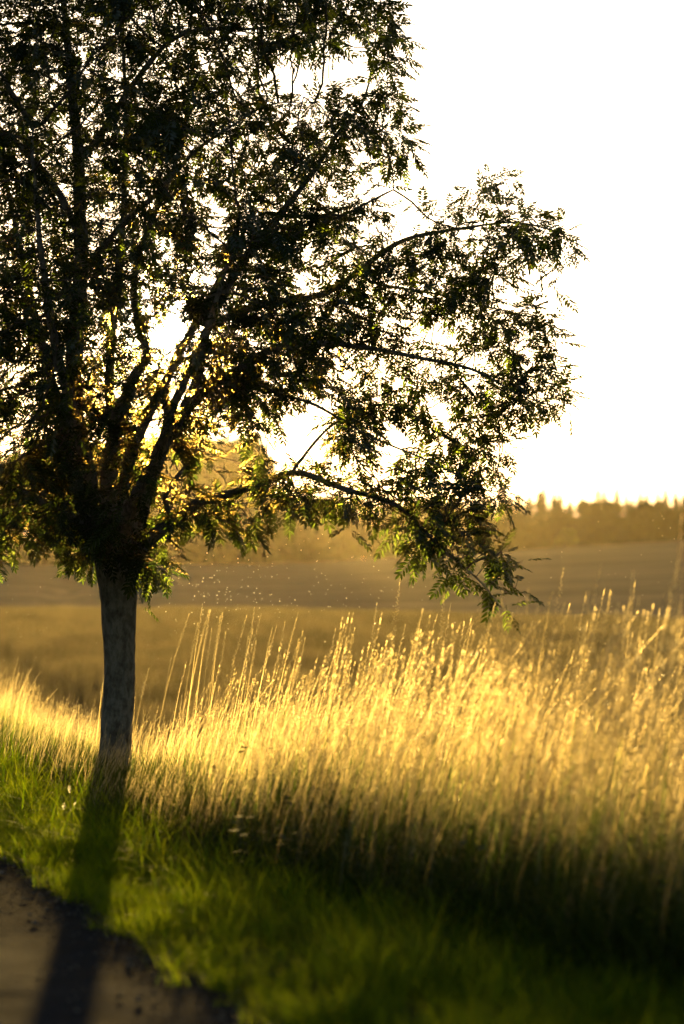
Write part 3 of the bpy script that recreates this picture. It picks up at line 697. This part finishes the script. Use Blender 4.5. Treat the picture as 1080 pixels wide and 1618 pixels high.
# ------------------------------------------------------------------ single tall stalks that stand clear of the grass
def stalk_mesh(seed, L_):
    rnd = random.Random(seed); a = Acc()
    az = rnd.gauss(0, .4)
    v, q, t, c = blade(L_, .0034, rnd.uniform(.03, .14), az, rnd.uniform(.03, .13), 9, (0, 0, 0), rnd.uniform(0, 3)); a.add(v, q, t, .6)
    return a, c, rnd
spec = [(312, 985, 'g'), (352, 965, 'g'), (330, 955, 'g'), (402, 958, 'g'), (412, 962, 'g'), (430, 985, 'g'), (482, 1005, 'g'), (530, 990, 'g'), (595, 958, 'g'), (632, 918, 'r'), (640, 985, 'g'), (665, 985, 'g'), (712, 950, 'g'), (745, 965, 'g'), (868, 950, 'g'), (890, 905, 'r'), (900, 940, 'g'), (955, 928, 'g'), (1003, 920, 'r'), (995, 950, 'g'), (1032, 952, 'g'), (1052, 955, 'g'), (1000, 990, 'g'), (1075, 1010, 'g'), (270, 1038, 'a'), (235, 1050, 'g'), (165, 1065, 'g'), (560, 985, 'g'), (810, 975, 'g'), (780, 960, 'g')]
r2 = random.Random(31)
spec += [(r2.uniform(295, 560), r2.uniform(955, 1010), 'g') for _ in range(16)] + [(r2.uniform(650, 1080), r2.uniform(930, 995), 'g') for _ in range(26)]
for k, (px, py, kd) in enumerate(spec):
    kk = .311+.95*(px-540)/3820; s = random.uniform(2.2, 3.6); d = (s+2.227)/kk
    d = min(d, 21); tp_ = P(px, py, d); g_ = float(ground(tp_.x, tp_.y)); Ht = tp_.z-g_
    a, c, rnd = stalk_mesh(500+k, Ht*1.03)
    lab = {632: 'lone tallest stalk standing against the field left of the hanging branch tip', 595: 'lone stalk just left of the tallest middle stalk', 402: 'left stalk of the close tall pair between trunk and branch tip', 412: 'right stalk of the close tall pair between trunk and branch tip', 312: 'leftmost tall stalk of the open group right of the trunk', 352: 'highest stalk left of the close pair right of the trunk', 712: 'tall stalk close to the left of the hanging branch tip', 745: 'golden stalk directly below the drooping branch tip', 890: 'highest blurred stalk between the branch tip and the right plume', 1003: 'bright thick plume rising highest near the right edge', 1052: 'tall plume nearest the right edge of the picture', 955: 'tall stalk just left of the bright thick right plume', 270: 'thin stalk with slender head just right of the trunk', 165: 'short stalk just left of the grey trunk'}.get(px, 'tall seeding grass stalk rising clear of the golden grass against the field')
    root = empty('grass_stalk', (tp_.x-float(c[-1][0]), tp_.y-float(c[-1][1]), g_))
    prop(root, lab, 'grass stalk', 'tall grass stalks standing above the dry grass')
    st = link_mesh('stem', a.mesh('stem', M['gold'])); st.parent = root
    h_ = Acc(); i0 = c[-3]; dd = c[-1]-i0; hl = np.linalg.norm(dd)*1.1; dn = dd/np.linalg.norm(dd)
    hw = {'g': .020, 'r': .028, 'a': .013}[kd]
    seed_head(h_, i0-dn*.02, c[-1], dn, hl, hw, 90, rnd, .9)
    ho = link_mesh('seed_head', h_.mesh('seed_head', M['gold'])); ho.parent = root

# dock plants, reddish brown, in the right part of the dry grass
def dock(px, d, ht, seed, label):
    rnd = random.Random(seed); kx = (px-540)/FPX*d; g_ = float(ground(kx, d))
    root = empty('dock_plant', (kx, d, g_)); prop(root, label, 'weed')
    for b in range(3):
        a = Acc(); h_ = Acc(); Lb = ht*rnd.uniform(.8, 1)
        v, q, t, c = blade(Lb, .007, rnd.uniform(.02, .14), rnd.uniform(0, 6.28), .03, 8); a.add(v, q, t, .5)
        v2, q2 = tube(c, np.full(len(c), .0035), 5); a.add(v2, q2)
        for k in range(170):
            f = rnd.uniform(.42, 1); p = c[0]+(c[-1]-c[0])*f; az = rnd.uniform(0, 6.28); w = rnd.uniform(.004, .035)*(1.3-f)
            p = p+np.array([math.cos(az)*w, math.sin(az)*w, rnd.uniform(-.01, .02)]); r_ = .0038
            h_.add([p+[-r_, 0, 0], p+[0, r_, r_], p+[r_, 0, 0], p+[0, -r_, -r_*1.4]], q=[[0, 1, 2, 3]], a=rnd.uniform(0, 1))
        o = link_mesh('stem', a.mesh('stem', M['dock'])); o.parent = root
        o = link_mesh('seed_cluster', h_.mesh('seed_cluster', M['dock'])); o.parent = root; o['kind'] = 'stuff'
dock(850, 10.9, 1.0, 1, 'reddish brown dock plant gone to seed in front of the brightest dry grass')
dock(800, 11.6, .9, 2, 'smaller reddish dock just left of the taller dock in the dry grass')
dock(505, 14.0, .75, 3, 'dark seeding dock low in the middle of the dry grass')
# leafy weeds at the right
def weed(px, py_top, d, seed, label, mat, nst=4, lf=.09, wd=.3):
    rnd = random.Random(seed); tp_ = P(px, py_top, d); g_ = float(ground(tp_.x, d)); ht = tp_.z-g_
    root = empty('leafy_weed', (tp_.x, d, g_)); prop(root, label, 'weed')
    for b in range(nst):
        a = Acc(); Lb = ht*(1 if b == 0 else rnd.uniform(.6, .98)); az = rnd.uniform(0, 6.28)
        v, q, t, c = blade(Lb*1.02, .006, .02 if b == 0 else rnd.uniform(.08, .22), az, .05, 8); v2, q2 = tube(c, np.linspace(.005, .002, len(c)), 5); a.add(v2, q2, a=.3)
        o = link_mesh('stem', a.mesh('stem', M[mat])); o.parent = root
        a = Acc()
        for j in range(26):
            f = .2+.8*j/25; p = c[0]+(c[-1]-c[0])*f; az = j*2.4+rnd.uniform(-.4, .4); ll = lf*(1.25-.6*f)*rnd.uniform(.7, 1.2)
            o_ = np.array([math.cos(az), math.sin(az), .25]); s_ = np.array([-math.sin(az), math.cos(az), 0])*ll*wd; dn = np.array([0, 0, -ll*.35])
            a.add([p, p+o_*ll*.3+s_, p+o_*ll*.7+s_*.8+dn*.4, p+o_*ll+dn, p+o_*ll*.7-s_*.8+dn*.4, p+o_*ll*.3-s_], q=[[0, 1, 2, 3], [0, 3, 4, 5]], a=rnd.uniform(0, 1))
        o = link_mesh('leaves', a.mesh('leaves', M[mat])); o.parent = root; o['kind'] = 'stuff'
weed(1028, 1150, 10.3, 11, 'dark leafy weed standing in the golden grass near the right edge', 'under', 4, .10)
weed(1060, 1385, 8.5, 12, 'yellow green bushy plant low at the right edge in the shade', 'green', 4, .06, .45)
weed(505, 1185, 13.2, 13, 'dark thistle-like weed low in the middle of the dry grass', 'under', 3, .06)

# plantain heads on the verge left of the trunk
for k, (px, py, lb) in enumerate([(110, 1243, 'tallest pale seed head on a thin stalk left of the tree foot'), (101, 1270, 'pale seed head just below the tallest one left of the tree foot'), (119, 1268, 'right hand pale seed head of the group in front of the trunk'), (91, 1282, 'lowest pale seed head of the group left of the tree foot'), (78, 1312, 'slim drooping pale grass head over the road side of the verge')]):
    d = 13.0+.3*k; tp_ = P(px, py, d); g_ = float(ground(tp_.x, d)); ht = tp_.z-g_
    root = empty('seed_stalk', (tp_.x, d, g_)); prop(root, lb, 'grass stalk')
    c = np.array([[0, 0, 0], [.01, 0, ht*.5], [0, 0, ht]]); v, q = tube(c, [.0015]*3, 5); a = Acc(); a.add(v, q)
    o = link_mesh('stem', a.mesh('stem', M['wheat'])); o.parent = root
    a = Acc(); seed_head(a, np.array([0, 0, ht-.03]), np.array([0, 0, ht+.01]), (0, 0, 1), .04, .011, 70, random.Random(k), .8)
    o = link_mesh('seed_head', a.mesh('seed_head', M['wheat'])); o.parent = root

# fallen dry stalks across the ditch
for k, (p1, p2, lb) in enumerate([((935, 1385), (1000, 1398), 'pale fallen stalk lying level in the shade right of the middle'), ((905, 1330), (1020, 1325), 'higher pale bent stalk across the dark weeds at right'), ((1040, 1350), (1080, 1310), 'slanting dry stalk at the right edge below the golden grass')]):
    a_, b_ = P(*p1, 9.6), P(*p2, 9.7); c = np.array([a_, (a_+b_)/2+Vector((0, 0, .012)), b_]); v, q = tube(c, [.003, .0026, .0015], 5); A = Acc(); A.add(v, q)
    prop(link_mesh('fallen_stalk', A.mesh('fallen_stalk', M['gold'])), lb, 'stalk')

# ------------------------------------------------------------------ woods beyond the fields
def conifer_mesh(seed, H=13.):
    rnd = random.Random(seed); a = Acc()
    for k in range(1500):
        f = rnd.random()**.85; z = H*(.08+.92*f); r_max = H*.24*(1-f)**.8*(1+.3*math.sin(f*38+seed))+.1
        az = rnd.uniform(0, 6.28); r_ = r_max*rnd.uniform(.25, 1); p = np.array([math.cos(az)*r_, math.sin(az)*r_, z-r_*.35])
        s_ = rnd.uniform(.55, 1.05)*(1.2-.8*f); o_ = np.array([math.cos(az), math.sin(az), -.45])*s_; sd_ = np.array([-math.sin(az), math.cos(az), rnd.uniform(-.3, .3)])*s_*.45
        a.add([p-o_*.4, p+sd_, p+o_*.7, p-sd_], q=[[0, 1, 2, 3]], a=rnd.uniform(0, 1))
    return a.mesh('conifer_crown', M['needle'])
def round_mesh(seed, H=12., mat='needle'):
    rnd = random.Random(seed); a = Acc(); nb = 16
    bl = [(rnd.gauss(0, .16)*H, rnd.gauss(0, .16)*H, H*rnd.uniform(.35, .88), H*rnd.uniform(.09, .17)) for _ in range(nb)]
    for k in range(1700):
        bx, by, bz, br = bl[k % nb]; u = np.array([rnd.gauss(0, 1) for _ in range(3)]); u /= np.linalg.norm(u); p = np.array([bx, by, bz])+u*br*rnd.uniform(.6, 1.05)
        t_ = np.cross(u, [rnd.gauss(0, 1), rnd.gauss(0, 1), rnd.gauss(0, 1)]); t_ /= np.linalg.norm(t_); w_ = np.cross(u, t_); s_ = rnd.uniform(.35, .75)*H/12
        a.add([p-t_*s_, p+w_*s_*.7, p+t_*s_, p-w_*s_*.7], q=[[0, 1, 2, 3]], a=rnd.uniform(0, 1))
    return a.mesh('round_crown', M[mat])
def trunk_mesh(H, r=.16):
    v, q = tube(np.array([[0, 0, -.3], [0, 0, H*.4], [0, 0, H*.85]]), [r, r*.7, r*.2], 6); return mesh_np('far_trunk', v, q, M['twig'], True)
CM = [conifer_mesh(i) for i in range(5)]; RMs = [round_mesh(20+i) for i in range(5)]; TM = trunk_mesh(12.)
def far_tree(name, x, y, h, me, label, cat, group, rz):
    z = float(surf(x, y)); root = empty(name, (x, y, z)); root.scale = (h, h, h*random.uniform(.92, 1.12)); root.rotation_euler = (0, 0, rz)
    prop(root, label, cat, group)
    for nm, m_ in (('trunk', TM), ('crown', me)):
        o = bpy.data.objects.new(nm, m_); C.objects.link(o); o.parent = root
    return root
# right wood, ~430 m off
rr = random.Random(5)
x = -34.
while x < 92:
    y = 425+rr.uniform(-3, 8)
    px = 540+FPX*x/y
    ty_ = np.interp(px, [430, 560, 700, 850, 1000, 1100], [782, 788, 790, 778, 782, 780])
    gz = float(surf(x, y)); Hh = (HZ-ty_)/FPX*y+CAMH-gz
    con = rr.random() < .7
    if con: far_tree('spruce_tree', x, y, Hh/13.*rr.uniform(.88, 1.12), rr.choice(CM), 'dark pointed spruce in the hazy wood beyond the fields', 'tree', 'spruces of the wood beyond the fields', rr.uniform(0, 6))
    else: far_tree('broadleaf_tree', x, y, Hh/11.5*rr.uniform(.85, 1.02), rr.choice(RMs), 'rounded broadleaf tree in the hazy wood beyond the fields', 'tree', 'broadleaf trees of the wood beyond the fields', rr.uniform(0, 6))
    x += rr.uniform(1.1, 2.1)
# second rank
x = -50.
while x < 110:
    y = 440+rr.uniform(0, 14); gz = float(surf(x, y)); px = 540+FPX*x/y
    ty_ = np.interp(px, [430, 560, 700, 850, 1000, 1100], [790, 796, 800, 786, 790, 788]); Hh = (HZ-ty_)/FPX*y+CAMH-gz
    far_tree('spruce_tree', x, y, Hh/13.*rr.uniform(.85, 1.15), rr.choice(CM), 'dark pointed spruce in the hazy wood beyond the fields', 'tree', 'spruces of the wood beyond the fields', rr.uniform(0, 6))
    x += rr.uniform(1.4, 2.4)
# left grove, nearer, taller in the picture
for k in range(64):
    y = 300+rr.uniform(0, 26); px = rr.uniform(-330, 425); x = (px-540)/FPX*y
    ty_ = np.interp(px, [-300, 0, 200, 300, 380, 430], [720, 730, 690, 700, 722, 770]); gz = float(surf(x, y)); Hh = (HZ-ty_)/FPX*y+CAMH-gz
    far_tree('broadleaf_tree', x, y, Hh/11.5*rr.uniform(.8, 1.05), rr.choice(RMs), 'rounded tree of the nearer grove seen behind the rowan', 'tree', 'trees of the nearer grove behind the rowan', rr.uniform(0, 6))
# understorey hedge closing the foot of the woods
def hedge(name, x0, x1, y0, h, nq, label):
    a = Acc(); r_ = random.Random(3)
    for k in range(nq):
        x = r_.uniform(x0, x1); y = y0+r_.uniform(0, 5); z = float(surf(x, y))+h*r_.random()**.8*(.75+.35*mnoise.noise(Vector((x*.2, 0, 0))))
        p = np.array([x, y, z]); t_ = np.array([r_.gauss(0, 1) for _ in range(3)]); t_ /= np.linalg.norm(t_); w_ = np.cross(t_, [r_.gauss(0, 1), r_.gauss(0, 1), 1.]); w_ /= np.linalg.norm(w_); s_ = r_.uniform(.3, .6)
        a.add([p-t_*s_, p+w_*s_*.7, p+t_*s_, p-w_*s_*.7], q=[[0, 1, 2, 3]], a=r_.uniform(0, 1))
    prop(link_mesh(name, a.mesh(name, M['needle'])), label, 'undergrowth', kind='stuff')
hedge('wood_undergrowth', -40, 110, 421, 7.0, 32000, 'dense shrubs closing the foot of the wood beyond the fields')
hedge('wood_undergrowth', -75, -9, 296, 4.5, 14000, 'dense shrubs closing the foot of the nearer grove')
b_ = far_tree('bush', (893-540)/FPX*412, 412, .33, round_mesh(77, 12., 'brightbush'), 'pale green bush standing in front of the wood at right', 'bush', None, 0)

# ------------------------------------------------------------------ midges and drifting seeds catching the sun
A = Acc(); r_ = random.Random(9)
def speck(px, py, d, s):
    p = np.array(P(px, py, d)); u = np.array([r_.gauss(0, 1) for _ in range(3)]); u /= np.linalg.norm(u); w_ = np.cross(u, [0, 1, .3]); w_ /= np.linalg.norm(w_)
    A.add([p-u*s, p+w_*s*.8, p+u*s, p-w_*s*.8], q=[[0, 1, 2, 3]], a=r_.random())
    A.add([p-u*s*.8+[0, .001, 0], p+np.array([0, s*.8, 0]), p+u*s*.8, p-np.array([0, s*.8, 0])], q=[[0, 1, 2, 3]], a=r_.random())
for k in range(260): speck(r_.uniform(0, 1080), r_.uniform(790, 1050), r_.uniform(14, 26), r_.uniform(.002, .0045))
for k in range(110): speck(r_.gauss(345, 60), r_.gauss(925, 30), r_.uniform(15, 24), r_.uniform(.003, .006))
for k in range(90): speck(r_.gauss(500, 130), r_.gauss(940, 30), r_.uniform(14, 24), r_.uniform(.003, .0055))
prop(link_mesh('midges', A.mesh('midges', M['fluff'])), 'swarm of tiny insects lit by the sun over the field', 'insects', kind='stuff')

# ------------------------------------------------------------------ haze
def haze():
    x0, x1, y0, y1, z0, z1 = -720, 720, -75, 815, -4, 24
    v = [(x, y, z) for x in (x0, x1) for y in (y0, y1) for z in (z0, z1)]
    f = [[0, 1, 3, 2], [4, 6, 7, 5], [0, 4, 5, 1], [2, 3, 7, 6], [0, 2, 6, 4], [1, 5, 7, 3]]
    m = new_mat('haze_air'); nt = m.node_tree
    pv = N(nt, 'ShaderNodeVolumePrincipled'); pv.inputs['Density'].default_value = .00004; pv.inputs['Anisotropy'].default_value = .86
    pv.inputs['Color'].default_value = (1, .86, .52, 1)
    o = N(nt, 'ShaderNodeOutputMaterial'); nt.links.new(pv.outputs[0], o.inputs['Volume'])
    try: m.cycles.homogeneous_volume = True
    except Exception as e: print('hv', e)
    prop(link_mesh('haze', mesh_np('haze', v, np.array(f), m)), 'golden evening haze lying over the fields', 'haze', kind='stuff')
haze()
